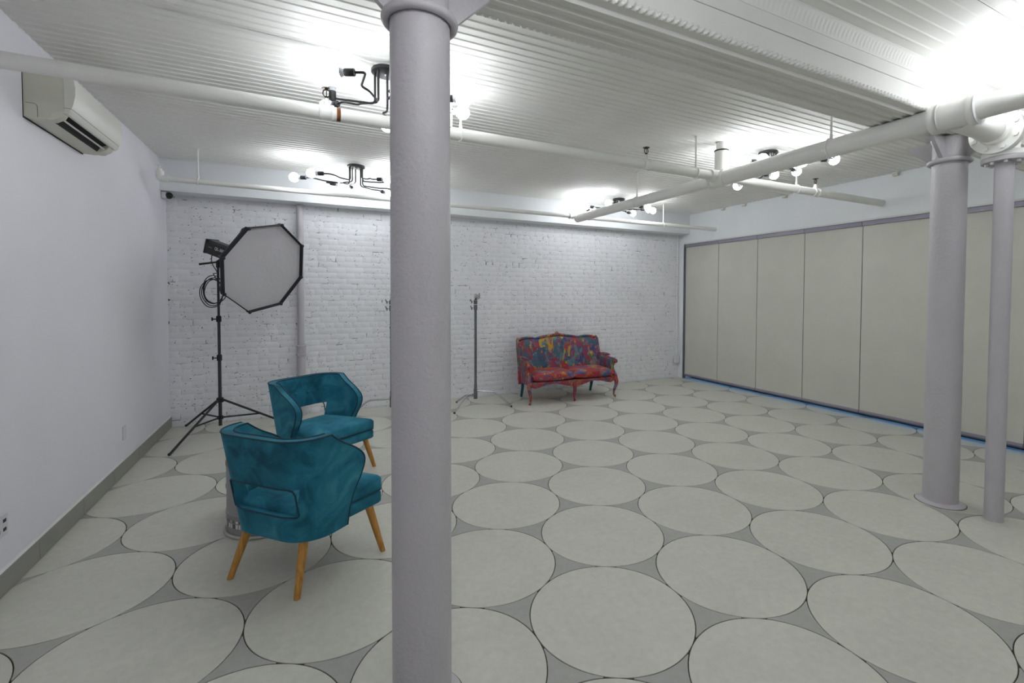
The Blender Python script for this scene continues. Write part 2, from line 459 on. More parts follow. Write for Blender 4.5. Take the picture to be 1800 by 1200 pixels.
# bricks
bl, bh = .2105, .0665; cp, ch = .216, .0707
def brick_me(L, k):
    rnd = random.Random(k); b = .011; j = lambda s=.0022: rnd.uniform(-s, s)
    x0, x1, z0, z1 = -L/2+j(), L/2+j(), -bh/2+j(), bh/2+j()
    yf = -.0012+j(.0008)
    back = [(x0, .008, z0), (x1, .008, z0), (x1, .008, z1), (x0, .008, z1)]
    mid = [(x0, yf+.003, z0), (x1, yf+.003, z0), (x1, yf+.003, z1), (x0, yf+.003, z1)]
    fr = [(x0+b, yf+j(.0003), z0+b), (x1-b, yf+j(.0003), z0+b), (x1-b, yf+j(.0003), z1-b), (x0+b, yf+j(.0003), z1-b)]
    mb = MB(); mb.loft([back, mid, fr]); return mb
strs = [brick_me(bl, k) for k in range(7)]; heads = [brick_me(.0985, 50+k) for k in range(5)]
strs_me = [b.mesh('brick', 'brick', 50) for b in strs]; heads_me = [b.mesh('brick', 'brick', 50) for b in heads]
bricks = []
row = 0; z = .036
while z < 2.66:
    header = row % 6 == 3
    step = .106 if header else cp
    x = XL+.002-(cp/2 if row % 2 else 0)+random.uniform(-.02, .02)
    while x < XR+.02:
        L = .0985 if header else bl
        cxb = x+L/2
        x0b, x1b = max(x, XL+.001), min(x+L, XR-.001)
        if x1b-x0b > .03: bricks.append((cxb, z, header, x0b, x1b, x1b-x0b > L-.002))
        x += step
    z += ch; row += 1
main = sorted([b for b in bricks if b[5] and b[1] < 1.3 and not (-.12 < b[0] < .04)], key=lambda b: (b[0]*.46+b[1]*.6))[:300]
mset = set((b[0], b[1]) for b in main)
rem = MB()
for i, (x, z, hd, x0, x1, full) in enumerate(bricks):
    k = random.randrange(5 if hd else 7)
    if (x, z) in mset:
        o = link('brick', (heads_me if hd else strs_me)[k], wb); o.location = (x, YB, z)
    else:
        src = (heads if hd else strs)[k]; sx = (x1-x0)/(.0985 if hd else bl); xc = (x0+x1)/2
        rem.add([(xc+vx*sx, YB+vy, z+vz) for vx, vy, vz in src.v], src.f)
tag(rem.build('brickwork', 'brick', wb, 50), kind='stuff')
# soffit box along the back wall
sf = MB().box(XL, XR, 6.40, YB+.05, 2.59, 3.0).build('trim_1', 'wall_right', None, 0); tag(sf, kind='structure')
# baseboard of grey tile with a white caulk line on top
bb = MB().box(XL, XL+.008, YF, YB-.003, 0, .118).build('baseboard_left', 'base_tile', None, 0); tag(bb, kind='structure')
y = YB-.006
while y > -1:
    MB().box(XL+.006, XL+.016, y-.598, y, .002, .12, .0015).build('baseboard_tile', 'base_tile', bb, 0); y -= .6
cl = MB(); prof = [(XL+.001, .118), (XL+.015, .1195), (XL+.006, .127), (XL+.001, .13)]
cl.loft([[(px, yy, pz) for px, pz in prof] for yy in (YF, YB-.004)]); cl.build('caulk_line', 'trim', bb, 0)

# ------------------------------------------------------------------ ceiling of ribbed boards
ce = MB().box(XL-.1, XR+.2, YF-.1, YB+.1, ZC+.006, ZC+.15).build('ceiling', 'ceil', None, 0); tag(ce, kind='structure')
BP = .0695
def board_me(k):
    rnd = random.Random(k); w = BP; prof = []
    g = .0003
    prof = [(g, ZC+.006), (g, ZC+.001), (g+.001, ZC+.0), (w-.0115, ZC), (w-.010, ZC-.003), (w-.0072, ZC-.0062), (w-.0042, ZC-.0066), (w-.0015, ZC-.0035), (w-.0002, ZC+.006)]
    mb = MB(); xs = [XL+.001+(XR-XL-.002)*i/3 for i in range(4)]
    mb.loft([[(x_, yy, zz+rnd.uniform(-.0003, .0003)) for yy, zz in prof] for x_ in xs]); return mb
bms = [board_me(k) for k in range(5)]; bmm = [b.mesh('ceiling_board', 'ceil', 40) for b in bms]
back_b = MB(); seam = MB()
def lay(y0, y1):
    i = 0; y_ = y0
    while y_+BP < y1+.001:
        k = i % 5
        if y_ < -.75: back_b.add([(vx, vy+y_, vz) for vx, vy, vz in bms[k].v], bms[k].f)
        else:
            o = link('ceiling_board', bmm[k], ce); o.location = (0, y_, 0)
        i += 1; y_ += BP
        if i % 9 == 5: seam.box(XL, XR, y_, y_+.004, ZC-.0005, ZC+.004); y_ += .004
lay(1.88, 6.40); lay(YF, 1.565)
tag(back_b.build('ceiling_boards_behind', 'ceil', ce, 40), kind='stuff')
seam.build('sheet_seam', 'ink_dark', ce, 0)

# ceiling beam
BY0, BY1, BZ = 1.572, 1.882, 2.642
be = thing('ceiling_beam', 'white panelled ceiling beam with rope moulding resting on the two iron columns', 'beam', (XL, (BY0+BY1)/2, BZ))
MB().box(XL+.001, XR-.001, BY0+.006, BY1-.006, BZ+.008, ZC+.004).build('core', 'beam', be, 0, True)
pw = (BY1-BY0)/5
for i in range(5):
    y0 = BY0+i*pw; mb = MB()
    prof = [(y0, BZ+.012), (y0+.001, BZ), (y0+pw-.018, BZ), (y0+pw-.014, BZ-.010), (y0+pw-.009, BZ-.015), (y0+pw-.004, BZ-.010), (y0+pw-.0006, BZ), (y0+pw-.0004, BZ+.012)]
    if i == 4: prof = [(y0, BZ+.012), (y0+.001, BZ), (y0+pw-.0004, BZ), (y0+pw-.0004, BZ+.012)]
    mb.loft([[(x_, a, b) for a, b in prof] for x_ in (XL+.001, XR-.001)]); mb.build('soffit_board', 'beam', be, 40, True)
for side, y0 in ((-1, BY0), (1, BY1)):
    for (z0, z1) in ((BZ+.022, BZ+.128), (BZ+.132, BZ+.205)):
        ya, yb = sorted((y0-side*.006, y0+side*.002))
        MB().box(XL+.001, XR-.001, ya, yb, z0, z1, .0015).build('face_board', 'beam', be, 0, True)
    # rope moulding
    mb = MB(); rings = []; n = 2900; L = XR-XL-.004
    for i in range(n+1):
        x_ = XL+.002+L*i/n; ph = 2*pi*(L*i/n)/.034
        rings.append([(x_, y0+side*.004+(.0125+.0048*cos(2*t+ph))*cos(t), BZ+.011+(.0125+.0048*cos(2*t+ph))*sin(t)) for t in [2*pi*k/12 for k in range(12)]])
    mb.loft(rings); mb.build('rope_moulding', 'beam', be, 60, True)
    # fluted cornice under the ceiling boards
    mb = MB(); rings = []; n = 1400
    for i in range(n+1):
        x_ = XL+.002+L*i/n; fl = .004*abs(sin(pi*(L*i/n)/.032))
        pr = [(-.004, ZC-.084), (.004, ZC-.083), (.006, ZC-.075), (.007, ZC-.072), (.009+fl, ZC-.062), (.014+fl*1.3, ZC-.045), (.025+fl, ZC-.027), (.034, ZC-.020), (.038, ZC-.016), (.038, ZC-.008), (-.004, ZC-.008)]
        rings.append([(x_, y0+side*a, b) for a, b in pr])
    mb.loft(rings); mb.build('cornice_moulding', 'beam', be, 60, True)

# ------------------------------------------------------------------ iron columns
def column(x, y, label):
    t = thing('iron_column', label, 'column', (x, y, 0), 0, 'lilac iron columns under the beam')
    MB().lathe([(.1055, .005), (.1052, .8), (.1045, 1.6), (.1035, 2.45)], seg=64).build('shaft', 'column', t)
    mb = MB(); c = [(.117*cos(a), .117*sin(a), 2.462) for a in [2*pi*k/64 for k in range(64)]]; mb.ring(c, .016, 12); mb.build('collar', 'column', t)
    MB().lathe([(.1, 2.45), (.1, 2.60), (.112, 2.622), (.112, 2.629)], seg=48).build('capital', 'column', t)
    for k in range(4):
        a = k*pi/2; mb = MB()
        pr = [(.09, 2.468), (.118, 2.468), (.128, 2.48), (.262, 2.612), (.262, 2.6285), (.09, 2.6285)]
        mb.loft([[(px, w, pz) for px, pz in pr] for w in (-.0125, .0125)]); mb.xf(Matrix.Rotation(a, 4, 'Z')); mb.build('bracket', 'column', t, 0)
    mb = MB(); mb.lathe([(.148, 0), (.147, .006), (.138, .011), (.113, .013), (.104, .02), (.1, .02)], seg=64); mb.build('base_ring', 'column', t)
    MB().lathe([(.152, 0), (.152, .0012), (.14, .0012)], seg=64).build('grout_ring', 'grout', t)
    return t
column(.3735, 1.74, 'lilac painted iron column standing alone beside the two teal armchairs')
column(4.12, 1.74, 'lilac painted iron column next to the thinner bolted pipe before the blinds')

def bolts(parent, mat, c, r, n, zs, h=.014, ax='z', rad=.011):
    for k in range(n):
        a = 2*pi*(k+.5)/n; mb = MB()
        if ax == 'z': mb.lathe([(rad, 0), (rad, h)], (c[0]+r*cos(a), c[1]+r*sin(a), zs), 6)
        else: mb.lathe([(rad, 0), (rad, h)], (zs, c[1]+r*cos(a), c[2]+r*sin(a)), 6, 'x')
        mb.build('bolt', mat, parent, 0, True)
rp = thing('standpipe', 'slim lilac standpipe with a bolted flange beside the far iron column', 'pipe', (4.105, 1.43, 0))
MB().lathe([(.051, 0), (.051, 2.385)], seg=40).build('pipe', 'column', rp)
MB().lathe([(.118, 2.383), (.12, 2.386), (.12, 2.41), (.118, 2.413)], seg=48).build('flange', 'column', rp, 50)
bolts(rp, 'pipe', (4.105, 1.43), .09, 8, 2.369)

# ------------------------------------------------------------------ sprinkler pipework
def coupling(parent, c, ax, r, L, mat='pipe'):
    p = [(r, -L/2), (r*1.17, -L/2+.002), (r*1.2, -L/2+.014), (r*1.08, -L/2+.02), (r*1.08, L/2-.02), (r*1.2, L/2-.014), (r*1.17, L/2-.002), (r, L/2)]
    MB().lathe(p, c, 28, ax).build('coupling', mat, parent, 40, True)
def hanger(parent, x, y, zp, r, ztop, ax='x'):
    MB().lathe([(.0075, zp+r+.02), (.0075, ztop-.006)], (x, y, 0), 8).build('hanger_rod', 'pipe', parent, 35, True)
    MB().lathe([(.02, ztop-.007), (.014, ztop-.012), (.006, ztop-.02)], (x, y, 0), 12).build('hanger_plate', 'pipe', parent, 35, True)
    mb = MB(); n = 24; R = r+.004
    for k in range(n):
        pass
    pts = []
    for k in range(n):
        a = 2*pi*k/n
        pts.append((x, y+R*cos(a), zp+R*sin(a)) if ax == 'x' else (x+R*cos(a), y, zp+R*sin(a)))
    mb.ring(pts, .005, 6); mb.lathe([(.011, zp+R), (.011, zp+R+.02), (.007, zp+R+.035)], (x, y, 0), 10)
    mb.build('hanger_clevis', 'pipe', parent, 35, True)
def sprinkler(parent, x, y, zp, r, mat='brass'):
    coupling(parent, (x, y, zp), 'x', r, .085)
    MB().lathe([(.02, zp+r*.8), (.02, zp+r+.02), (.014, zp+r+.035), (.012, zp+r+.045)], (x, y, 0), 12).build('outlet', 'pipe', parent, 35, True)
    mb = MB(); z0 = zp+r+.045
    mb.lathe([(.011, z0), (.011, z0+.012)], (x, y, 0), 8)
    for s in (-1, 1): mb.tube(rounded([(x+s*.008, y, z0+.01), (x+s*.02, y, z0+.022), (x+s*.018, y, z0+.045), (x, y, z0+.056)], .01), .0035, 6)
    mb.tube([(x, y, z0+.01), (x, y, z0+.05)], .003, 6)
    mb.lathe([(.028, z0+.056), (.028, z0+.059), (.008, z0+.062)], (x, y, 0), 16)
    mb.build('sprinkler_head', mat, parent, 35, True)
PZ = 2.60; PY = 3.225; MX = 3.42
fp = thing('sprinkler_pipe', 'white sprinkler pipe running wall to wall in front of the air conditioner', 'pipe', (XL, PY, PZ))
MB().lathe([(.040, XL), (.040, XR)], (0, PY, PZ), 28, 'x').build('pipe', 'pipe', fp, 35, True)
for x in (.13, 2.57, 4.83): sprinkler(fp, x, PY, PZ, .040)
MB().lathe([(.0405, 0), (.0405, .022)], (.185, PY, PZ), 28, 'x').build('rust_patch', 'rust', fp, 35, True)
for x in (3.13, 4.52, .965): hanger(fp, x, PY, PZ, .040, ZC)
for x in (.86,):
    MB().lathe([(.045, PZ+.03), (.045, PZ+.12), (.052, PZ+.122), (.052, PZ+.14), (.04, PZ+.142), (.04, ZC-.002)], (x, PY, 0), 24).build('riser', 'pipe', fp, 35, True)
mp_ = thing('sprinkler_main', 'thick white sprinkler main crossing under the beam past the far column', 'pipe', (MX, 1.43, PZ-.03))
MZ = 2.575
MB().lathe([(.066, YF+.002), (.066, 3.225)], (MX, 0, MZ), 32, 'y').build('pipe', 'pipe', mp_, 35, True)
MB().lathe([(.056, 3.225), (.056, 5.80)], (MX, 0, MZ), 32, 'y').build('pipe', 'pipe', mp_, 35, True)
MB().lathe([(.078, -.09), (.08, -.085), (.08, -.06), (.07, -.055), (.07, .055), (.08, .06), (.08, .085), (.078, .09)], (MX, PY, MZ), 28, 'y').build('tee', 'pipe', mp_, 35, True)
MB().lathe([(.056, -.12), (.058, -.115), (.058, .115), (.056, .12)], (MX, PY, PZ-.005), 24, 'x').build('tee', 'pipe', mp_, 35, True)
MB().lathe([(.062, PZ), (.062, ZC-.075), (.05, ZC-.07), (.05, ZC-.002)], (MX+.06, PY+.03, 0), 24).build('riser', 'pipe', mp_, 35, True)
MB().lathe([(.066, 0), (.066, .012)], (MX+.06, PY+.03, ZC-.085), 24).build('riser_gasket', 'black', mp_, 35, True)
MB().lathe([(.070, -.115), (.088, -.112), (.090, -.105), (.090, -.082), (.086, -.076), (.078, -.07), (.078, .07), (.086, .076), (.090, .082), (.090, .105), (.088, .112), (.070, .115)], (MX, 1.425, MZ), 36, 'y').build('tee', 'pipe', mp_, 35, True)
for yy in (1.425-.118, 1.425+.062): MB().lathe([(.070, 0), (.0925, 0), (.0925, .004), (.070, .004)], (MX, yy, MZ), 36, 'y').build('tee_lip', 'trim', mp_, 35, True)
MB().lathe([(.074, 0), (.074, .36), (.08, .37), (.08, .43)], (MX+.03, 1.43, MZ-.012), 32, 'x').build('branch', 'pipe', mp_, 35, True)
FXX = 3.955
MB().lathe([(.08, -.02), (.09, -.006), (.138, -.005), (.14, -.003), (.14, .022), (.138, .024)], (FXX, 1.43, MZ-.012), 44, 'x').build('flange', 'pipe', mp_, 35, True)
bolts(mp_, 'pipe', (0, 1.43, MZ-.012), .112, 8, FXX-.017, .013, 'x', .016)
MB().lathe([(.138, .026), (.14, .028), (.14, .05), (.138, .052), (.08, .054), (.08, .09)], (FXX, 1.43, MZ-.012), 44, 'x').build('flange', 'pipe', mp_, 35, True)
mb = MB(); mb.tube(rounded([(FXX+.04, 1.43, MZ-.012), (4.105, 1.43, MZ-.012), (4.105, 1.43, 2.455)], .06, 8), .074, 28); mb.build('elbow', 'pipe', mp_, 45, True)
MB().lathe([(.07, MZ-.02), (.07, MZ+.11), (.085, MZ+.115), (.085, MZ+.135), (.03, MZ+.14)], (4.105, 1.43, 0), 32).build('top_cap', 'pipe', mp_, 35, True)
MB().lathe([(.074, 2.45), (.118, 2.448), (.12, 2.444), (.12, 2.416), (.118, 2.4135)], (4.105, 1.43, 0), 44).build('flange', 'pipe', mp_, 35, True)
for y in (2.17, 4.45, -.6): hanger(mp_, MX, y, MZ, .068 if y < 3.2 else .056, ZC, 'y')
bp = thing('sprinkler_pipe', 'thin white sprinkler pipe along the boxed soffit above the brick wall', 'pipe', (-1.2, 5.80, 2.60))
BPZ = 2.60; BPY = 5.80
MB().lathe([(.026, -1.19), (.026, MX-.1), (.03, MX+.1), (.03, XR)], (0, BPY, BPZ), 24, 'x').build('pipe', 'pipe', bp, 35, True)
for x in (MX-.10, MX+.17): coupling(bp, (x, BPY, BPZ), 'x', .032, .07)
MB().lathe([(.06, -.02), (.064, -.015), (.064, .012), (.056, .018)], (MX, BPY-.03, BPZ-.015), 24, 'y').build('tee', 'pipe', bp, 35, True)
for x in (-.92, 4.97): hanger(bp, x, BPY, BPZ, .028, ZC)
mb = MB(); mb.tube(rounded([(-1.15, BPY, BPZ), (-1.22, BPY, BPZ), (-1.22, BPY, BPZ+.07)], .03), .034, 16); mb.build('elbow', 'pipe', bp, 35, True)
mb = MB(); mb.lathe([(.02, 0), (.02, .02), (.012, .03), (.012, .05), (.03, .055), (.03, .06)], (-1.22, BPY, BPZ+.07), 14); mb.build('sprinkler_head', 'pipe', bp, 35, True)

# ------------------------------------------------------------------ downpipe, conduit, wall fittings
dp = thing('downpipe', 'lilac painted downpipe against the brick wall behind the octagonal softbox', 'pipe', (-.042, 6.585, 0))
MB().lathe([(.044, 0), (.044, .79)], seg=28).build('pipe', 'column', dp)
MB().lathe([(.038, .86), (.038, 2.588)], seg=28).build('pipe', 'column', dp)
MB().lathe([(.048, .74), (.056, .745), (.058, .765), (.05, .775), (.05, .84), (.056, .85), (.056, .866), (.042, .872)], seg=28).build('coupling', 'column', dp)
MB().lathe([(.024, -.058), (.024, -.045), (.018, -.04)], (0, 0, .805), 16, 'y').build('cleanout_plug', 'column', dp)
cd = thing('conduit', 'white conduit dropping to a small junction box beside the blinds', 'conduit', (6.0, 6.63, .3))
MB().tube([(6.02, 6.632, .40), (6.02, 6.632, 2.588)], .009, 10).build('tube', 'pipe', cd, 35, True)
MB().box(5.965, 6.065, 6.595, 6.646, .27, .395, .006).build('junction_box', 'plastic', cd, 0, True)
for z_ in (2.05, 1.2): MB().box(6.0, 6.04, 6.62, 6.646, z_, z_+.015, .002).build('strap', 'pipe', cd, 0, True)
mb = MB(); mb.tube(smoothcurve([(-.62, 3.06, ZC-.012), (-.2, 3.08, ZC-.012), (.12, 3.10, ZC-.013), (.26, 3.12, ZC-.02), (.42, 3.155, ZC-.024)], 6), .010, 10)
cc = mb.build('ceiling_conduit', 'pipe', None); tag(cc, 'thin white conduit on the ceiling boards feeding the lamp behind the column', 'conduit')
def plate(name, label, cat, y0, y1, z0, z1, slots):
    t = thing(name, label, cat, (XL, (y0+y1)/2, (z0+z1)/2))
    MB().box(XL+.0005, XL+.009, y0, y1, z0, z1, .003).build('cover_plate', 'plastic', t, 0, True)
    for (a, b, c, d) in slots: MB().box(XL+.008, XL+.0105, y0+(y1-y0)*a, y0+(y1-y0)*b, z0+(z1-z0)*c, z0+(z1-z0)*d).build('socket_slot', 'slot', t, 0, True)
    return t
plate('wall_socket', 'white double wall socket with dark slots low on the plaster wall', 'socket', 3.235, 3.362, .285, .40, [(.64, .84, .62, .76), (.64, .84, .24, .38), (.2, .4, .62, .76), (.2, .4, .24, .38)])
plate('blank_plate', 'blank white wall plate above the grey baseboard', 'wall plate', 5.088, 5.158, .283, .392, [])
sc = thing('security_camera', 'small white dome camera with black lens under the soffit corner', 'camera', (-1.31, 6.47, 2.55))
MB().box(XL+.001, -1.30, 6.43, 6.53, 2.515, 2.587, .01).build('housing', 'plastic', sc, 0, True)
MB().sphere((-1.283, 6.46, 2.548), .036).build('lens_dome', 'lens', sc, 60, True)
for i, (y, lab) in enumerate(((5.62, 'small white ceiling clip high on the wall over the first blind'), (5.2, 'small white ceiling clip high on the wall over the second blind'), (4.5, 'small white ceiling clip high on the wall over the third blind'), (3.07, 'small white ceiling clip high on the wall behind the far column'))):
    t = thing('ceiling_clip', lab, 'bracket', (XR-.03, y, ZC-.03))
    MB().box(XR-.06, XR-.001, y-.035, y+.035, ZC-.02, ZC-.0075, .002).build('foot', 'pipe', t, 0, True)
    MB().box(XR-.05, XR-.001, y-.028, y+.028, ZC-.045, ZC-.02, .004).build('body', 'ac', t, 0, True)

# ------------------------------------------------------------------ air conditioner
ac = thing('air_conditioner', 'cream wall mounted split air conditioner behind the white sprinkler pipe', 'air conditioner', (XL, 4.03, 2.46))
pr = [(0, .262), (.12, .262), (.163, .255), (.163, .062), (.120, .045), (.098, .006), (.06, 0), (0, .004)]
mb = MB(); mb.loft([[(XL+.001+a, y_, 2.455+b) for a, b in pr] for y_ in (3.64, 4.42)]); mb.build('body', 'ac', ac, 30, True)
pr = [(.09, .05), (.163, .062), (.1645, .05), (.152, .026), (.118, .003), (.09, .001)]
for ya, yc in ((3.6405, 3.70), (4.33, 4.4195)):
    mb = MB(); mb.loft([[(XL+.001+a, y_, 2.455+b) for a, b in pr] for y_ in (ya, yc)]); mb.build('outlet_cheek', 'ac', ac, 30, True)
pr = [(.165, .26), (.185, .259), (.206, .25), (.214, .2), (.213, .15), (.203, .095), (.196, .078), (.165, .078)]
mb = MB(); mb.loft([[(XL+a, y_, 2.455+b) for a, b in pr] for y_ in (3.641, 4.419)]); mb.build('front_panel', 'ac_front', ac, 40, True)
pr = [(.165, .075), (.195, .075), (.189, .058), (.178, .046), (.165, .046)]
mb = MB(); mb.loft([[(XL+a, y_, 2.455+b) for a, b in pr] for y_ in (3.641, 4.419)]); mb.build('lower_strip', 'ac_front', ac, 40, True)
mb = MB(); pr = [(.1, .0075), (.1215, .0445), (.162, .0605), (.162, .0585), (.123, .0425), (.102, .0065)]
mb.loft([[(XL+x_, y_, 2.455+z_) for x_, z_ in pr] for y_ in (3.7005, 4.3295)]); mb.build('air_outlet', 'ac_dark', ac, 0, True)
for a, b in ((.134, .026),):
    mb = MB(); pr = [(a, b), (a+.009, b+.004), (a+.010, b+.0015), (a+.001, b-.0025)]
    mb.loft([[(XL+x_, y_, 2.455+z_) for x_, z_ in pr] for y_ in (3.7005, 4.3295)]); mb.build('louvre', 'ac_front', ac, 0, True)
mb = MB(); pts = rounded([(XL+.012, 3.6392, 2.535), (XL+.058, 3.6392, 2.535), (XL+.058, 3.6392, 2.462)], .025); mb.tube(pts, .0012, 6); mb.build('pipe_knockout', 'ink_dark', ac, 35, True)
MB().box(XL+.0002, XL+.002, 3.636, 4.424, 2.452, 2.72).build('mounting_plate', 'ac_dark', ac, 0, True)

# ------------------------------------------------------------------ roller blinds along the right wall
names = ['first', 'second', 'third', 'fourth', 'fifth', 'sixth', 'seventh', 'eighth', 'ninth', 'tenth', 'eleventh', 'twelfth']
yb_ = 6.515; BW = .7655
for i in range(12):
    y1 = yb_-i*BW; y0 = y1-BW
    if y0 < YF+.2: break
    lab = ['grey fabric roller blind in the corner against the white brick wall'] + ['grey fabric roller blind, %s from the white brick wall' % n for n in names[1:]]
    t = thing('roller_blind', lab[i], 'blind', (XR+.04, (y0+y1)/2, .03), 0, 'grey roller blinds across the window wall')
    MB().box(XR+.032, XR+.036, y0+.004, y1-.004, .085, 2.37).build('fabric', 'blind', t, 0, True)
    MB().box(XR+.008, XR+.07, y0+.0015, y1-.0015, 2.362, 2.415, .004).build('head_rail', 'lilac_metal', t, 0, True)
    MB().box(XR+.018, XR+.05, y0+.002, y1-.002, .058, .088, .006).build('bottom_rail', 'lilac_metal', t, 0, True)
    MB().box(XR+.042, XR+.058, y0-.016, y0+.016, .03, 2.40).build('gap_light_blocker', 'ac_dark', w1, 0)  # dark strip added behind each blind joint to block daylight in the gap
    MB().box(XR+.022, XR+.046, y0+.002, y1-.002, .046, .058, .002).build('rail_lip', 'lilac_dark', t, 0, True)
tr = MB(); tr.box(XR-.006, XR+.02, YF+.2, 6.52, ZBL-.008, ZBL+.012, .002)
tag(tr.build('trim_2', 'trim', None, 0), kind='structure')
tr = MB(); tr.box(XR+.0, XR+.06, 6.516, 6.535, 0, ZBL-.01, .002)
tag(tr.build('trim_3', 'lilac_dark', None, 0), kind='structure')

# ------------------------------------------------------------------ spider lamps with globe bulbs
BR = .0475
def lamp(c, bulbs, label):
    cx, cy = c
    t = thing('spider_lamp', label, 'lamp', (cx, cy, ZC), 0, 'black spider ceiling lamps')
    MB().lathe([(.055, -.001), (.055, -.022), (.05, -.024)], seg=28).build('ceiling_box', 'pipe', t)
    MB().lathe([(.086, -.024), (.09, -.028), (.09, -.046), (.082, -.050)], seg=36).build('canopy', 'black', t)
    MB().sphere((0, 0, -.053), .012, 12, 8).build('finial', 'chrome', t)
    order = sorted(range(len(bulbs)), key=lambda i: bulbs[i][1])
    n = len(bulbs)
    for j, i in enumerate(order):
        rho, th, z_, mode = bulbs[i]
        th = radians(th); B = Vector((rho*cos(th), rho*sin(th), z_-ZC))
        a0 = 2*pi*j/n - pi + (radians(sorted(b[1] for b in bulbs)[0])+pi)/2
        # root angle drifts towards its bulb
        d = (th-a0+pi) % (2*pi)-pi; a0 += d*.7
        P0 = Vector((.068*cos(a0), .068*sin(a0), -.048))
        zb = min(B.z-.005, -.16) if mode != 'up' else B.z-.10
        zb = max(zb, -.30)
        P1 = Vector((P0.x, P0.y, zb+.0))
        out = Vector((cos(a0), sin(a0), 0))
        if mode == 'up':
            dirv = Vector((0, 0, 1)); S0 = B-dirv*(BR+.065)
            mid = Vector((S0.x, S0.y, zb)); path = [P0, P1, mid+(P1-mid)*.02, S0]
            path = [P0, P1, Vector((S0.x, S0.y, zb)), S0]
        else:
            da = radians(mode) if isinstance(mode, int) and abs(mode) > 6 else th+mode
            dirv = Vector((cos(da), sin(da), 0)); S0 = B-dirv*(BR+.072)
            q1 = P1.lerp(S0, .42); q1.z = zb
            side = Vector((-sin(th), cos(th), 0))*(.03 if i % 2 else -.03)
            q2 = P1.lerp(S0, .58)+side; q2.z = S0.z
            path = [P0, P1, q1, q2, S0-dirv*.06, S0]
        arm = MB().tube(rounded(path, .03, 5), .007, 8).build('arm', 'black', t)
        rot = dirv.to_track_quat('Z', 'Y').to_matrix().to_4x4()
        mt = Matrix.Translation(S0) @ rot
        MB().lathe([(.008, -.004), (.019, 0), (.0205, .004), (.0205, .05), (.019, .054), (.012, .054)], seg=20).xf(mt).build('socket', 'black', arm)
        MB().lathe([(.0165, .052), (.018, .06), (.0215, .068), (.026, .076)], seg=20).xf(mt).build('bulb_neck', 'bulb_neck', arm)
        # globe
        mb = MB(); cz = .072+BR; rows = [(BR*sin(pi*k/12), cz-BR*cos(pi*k/12)) for k in range(2, 12)]
        mb.lathe(rows, seg=24).xf(mt).build('bulb', 'bulb', arm, 80)
    return t
lamp((.47, 3.17), [(.46, -135, 2.69, 152), (.31, 172, 2.79, 'up'), (.45, 137, 2.72, 120), (.47, 81, 2.72, 80), (.52, -40, 2.685, -27), (.52, 8, 2.76, -27), (.42, -86, 2.70, 0), (.42, 48, 2.74, .3)],
     'black spider lamp partly hidden behind the near iron column')
lamp((.515, 5.65), [(.60, -176, 2.70, 158), (.46, -163, 2.74, 158), (.36, 112, 2.745, 25), (.50, 88, 2.75, 70), (.34, -22, 2.765, -27), (.50, 14, 2.70, .2), (.62, -14, 2.74, 0), (.5, 42, 2.70, .2)],
     'black spider lamp hanging above the octagonal softbox and downpipe')
lamp((4.09, 5.75), [(.56, 162, 2.725, 150), (.63, -172, 2.72, 165), (.39, 138, 2.76, 120), (.47, -143, 2.76, 150), (.47, 27, 2.76, 12), (.42, -52, 2.76, -27), (.44, -26, 2.755, 0), (.56, -10, 2.765, .3)],
     'black spider lamp over the painted loveseat beyond the sprinkler main')
lamp((4.04, 3.19), [(.49, -166, 2.72, 150), (.40, -148, 2.74, 158), (.46, 78, 2.68, 70), (.36, 29, 2.76, -20), (.54, 8, 2.80, 12), (.555, -60, 2.75, -30), (.42, 150, 2.68, 0), (.42, -100, 2.70, .3)],
     'black spider lamp crossed by the thick sprinkler main before the blinds')
lamp((3.85, .92), [(.60, 167, 2.73, 160), (.40, 130, 2.71, 152), (.50, 100, 2.715, 120), (.55, 55, 2.665, 0), (.55, 5, 2.66, 0), (.55, -40, 2.66, .3), (.55, -90, 2.66, 0), (.55, -140, 2.66, .3)],
     'black spider lamp above the thick main on the near side of the beam')
ring8 = [(.5, -170+45*k, 2.60, .3*(-1)**k) for k in range(8)]  # bulbs of the out-of-view lamps, lowered so their light grazes the beam soffit
lamp((.47, .45), ring8, 'black spider lamp on the near side of the beam close to the plaster wall')
lamp((2.26, -1.5), ring8, 'added unseen black spider lamp midway between the walls, brightening the near face of the beam')  # extra lamp out of view, added to brighten the beam face

# ------------------------------------------------------------------ teal velvet armchairs
ENDY = [(.255, .015), (.36, .028), (.44, .06), (.50, .095), (.55, .115), (.59, .118), (.625, .10), (.66, .06), (.69, .015), (.715, -.03), (.745, -.075), (.785, -.125)]
def _dense(tab):
    p = smoothcurve([(a, b, 0) for a, b in tab], 6); return [(v.x, v.y) for v in p]
ENDY = _dense(ENDY)
def shell_pt(s_, z, off=0):
    """point on the wrapped back: s_ in -1..1 along the U, z height, off = inward offset"""
    k = (z-.27)/.515
    hw = .290+.035*k-off; yb = -.245-.075*k+off; rad = .17-off*.6
    ye = interp(ENDY, z)
    L1 = max(hw-rad, .001); L2 = rad*pi/2; L3 = max(ye-(yb+rad), .001)
    tot = L1+L2+L3; l = abs(s_)*tot; sg = 1 if s_ >= 0 else -1
    if l <= L1: x, y = l, yb
    elif l <= L1+L2:
        a = (l-L1)/rad; x, y = L1+rad*sin(a), yb+rad-rad*cos(a)
    else: x, y = hw+.02*(l-L1-L2), yb+rad+(l-L1-L2)
    return Vector((sg*x, y, z))
TH = .052
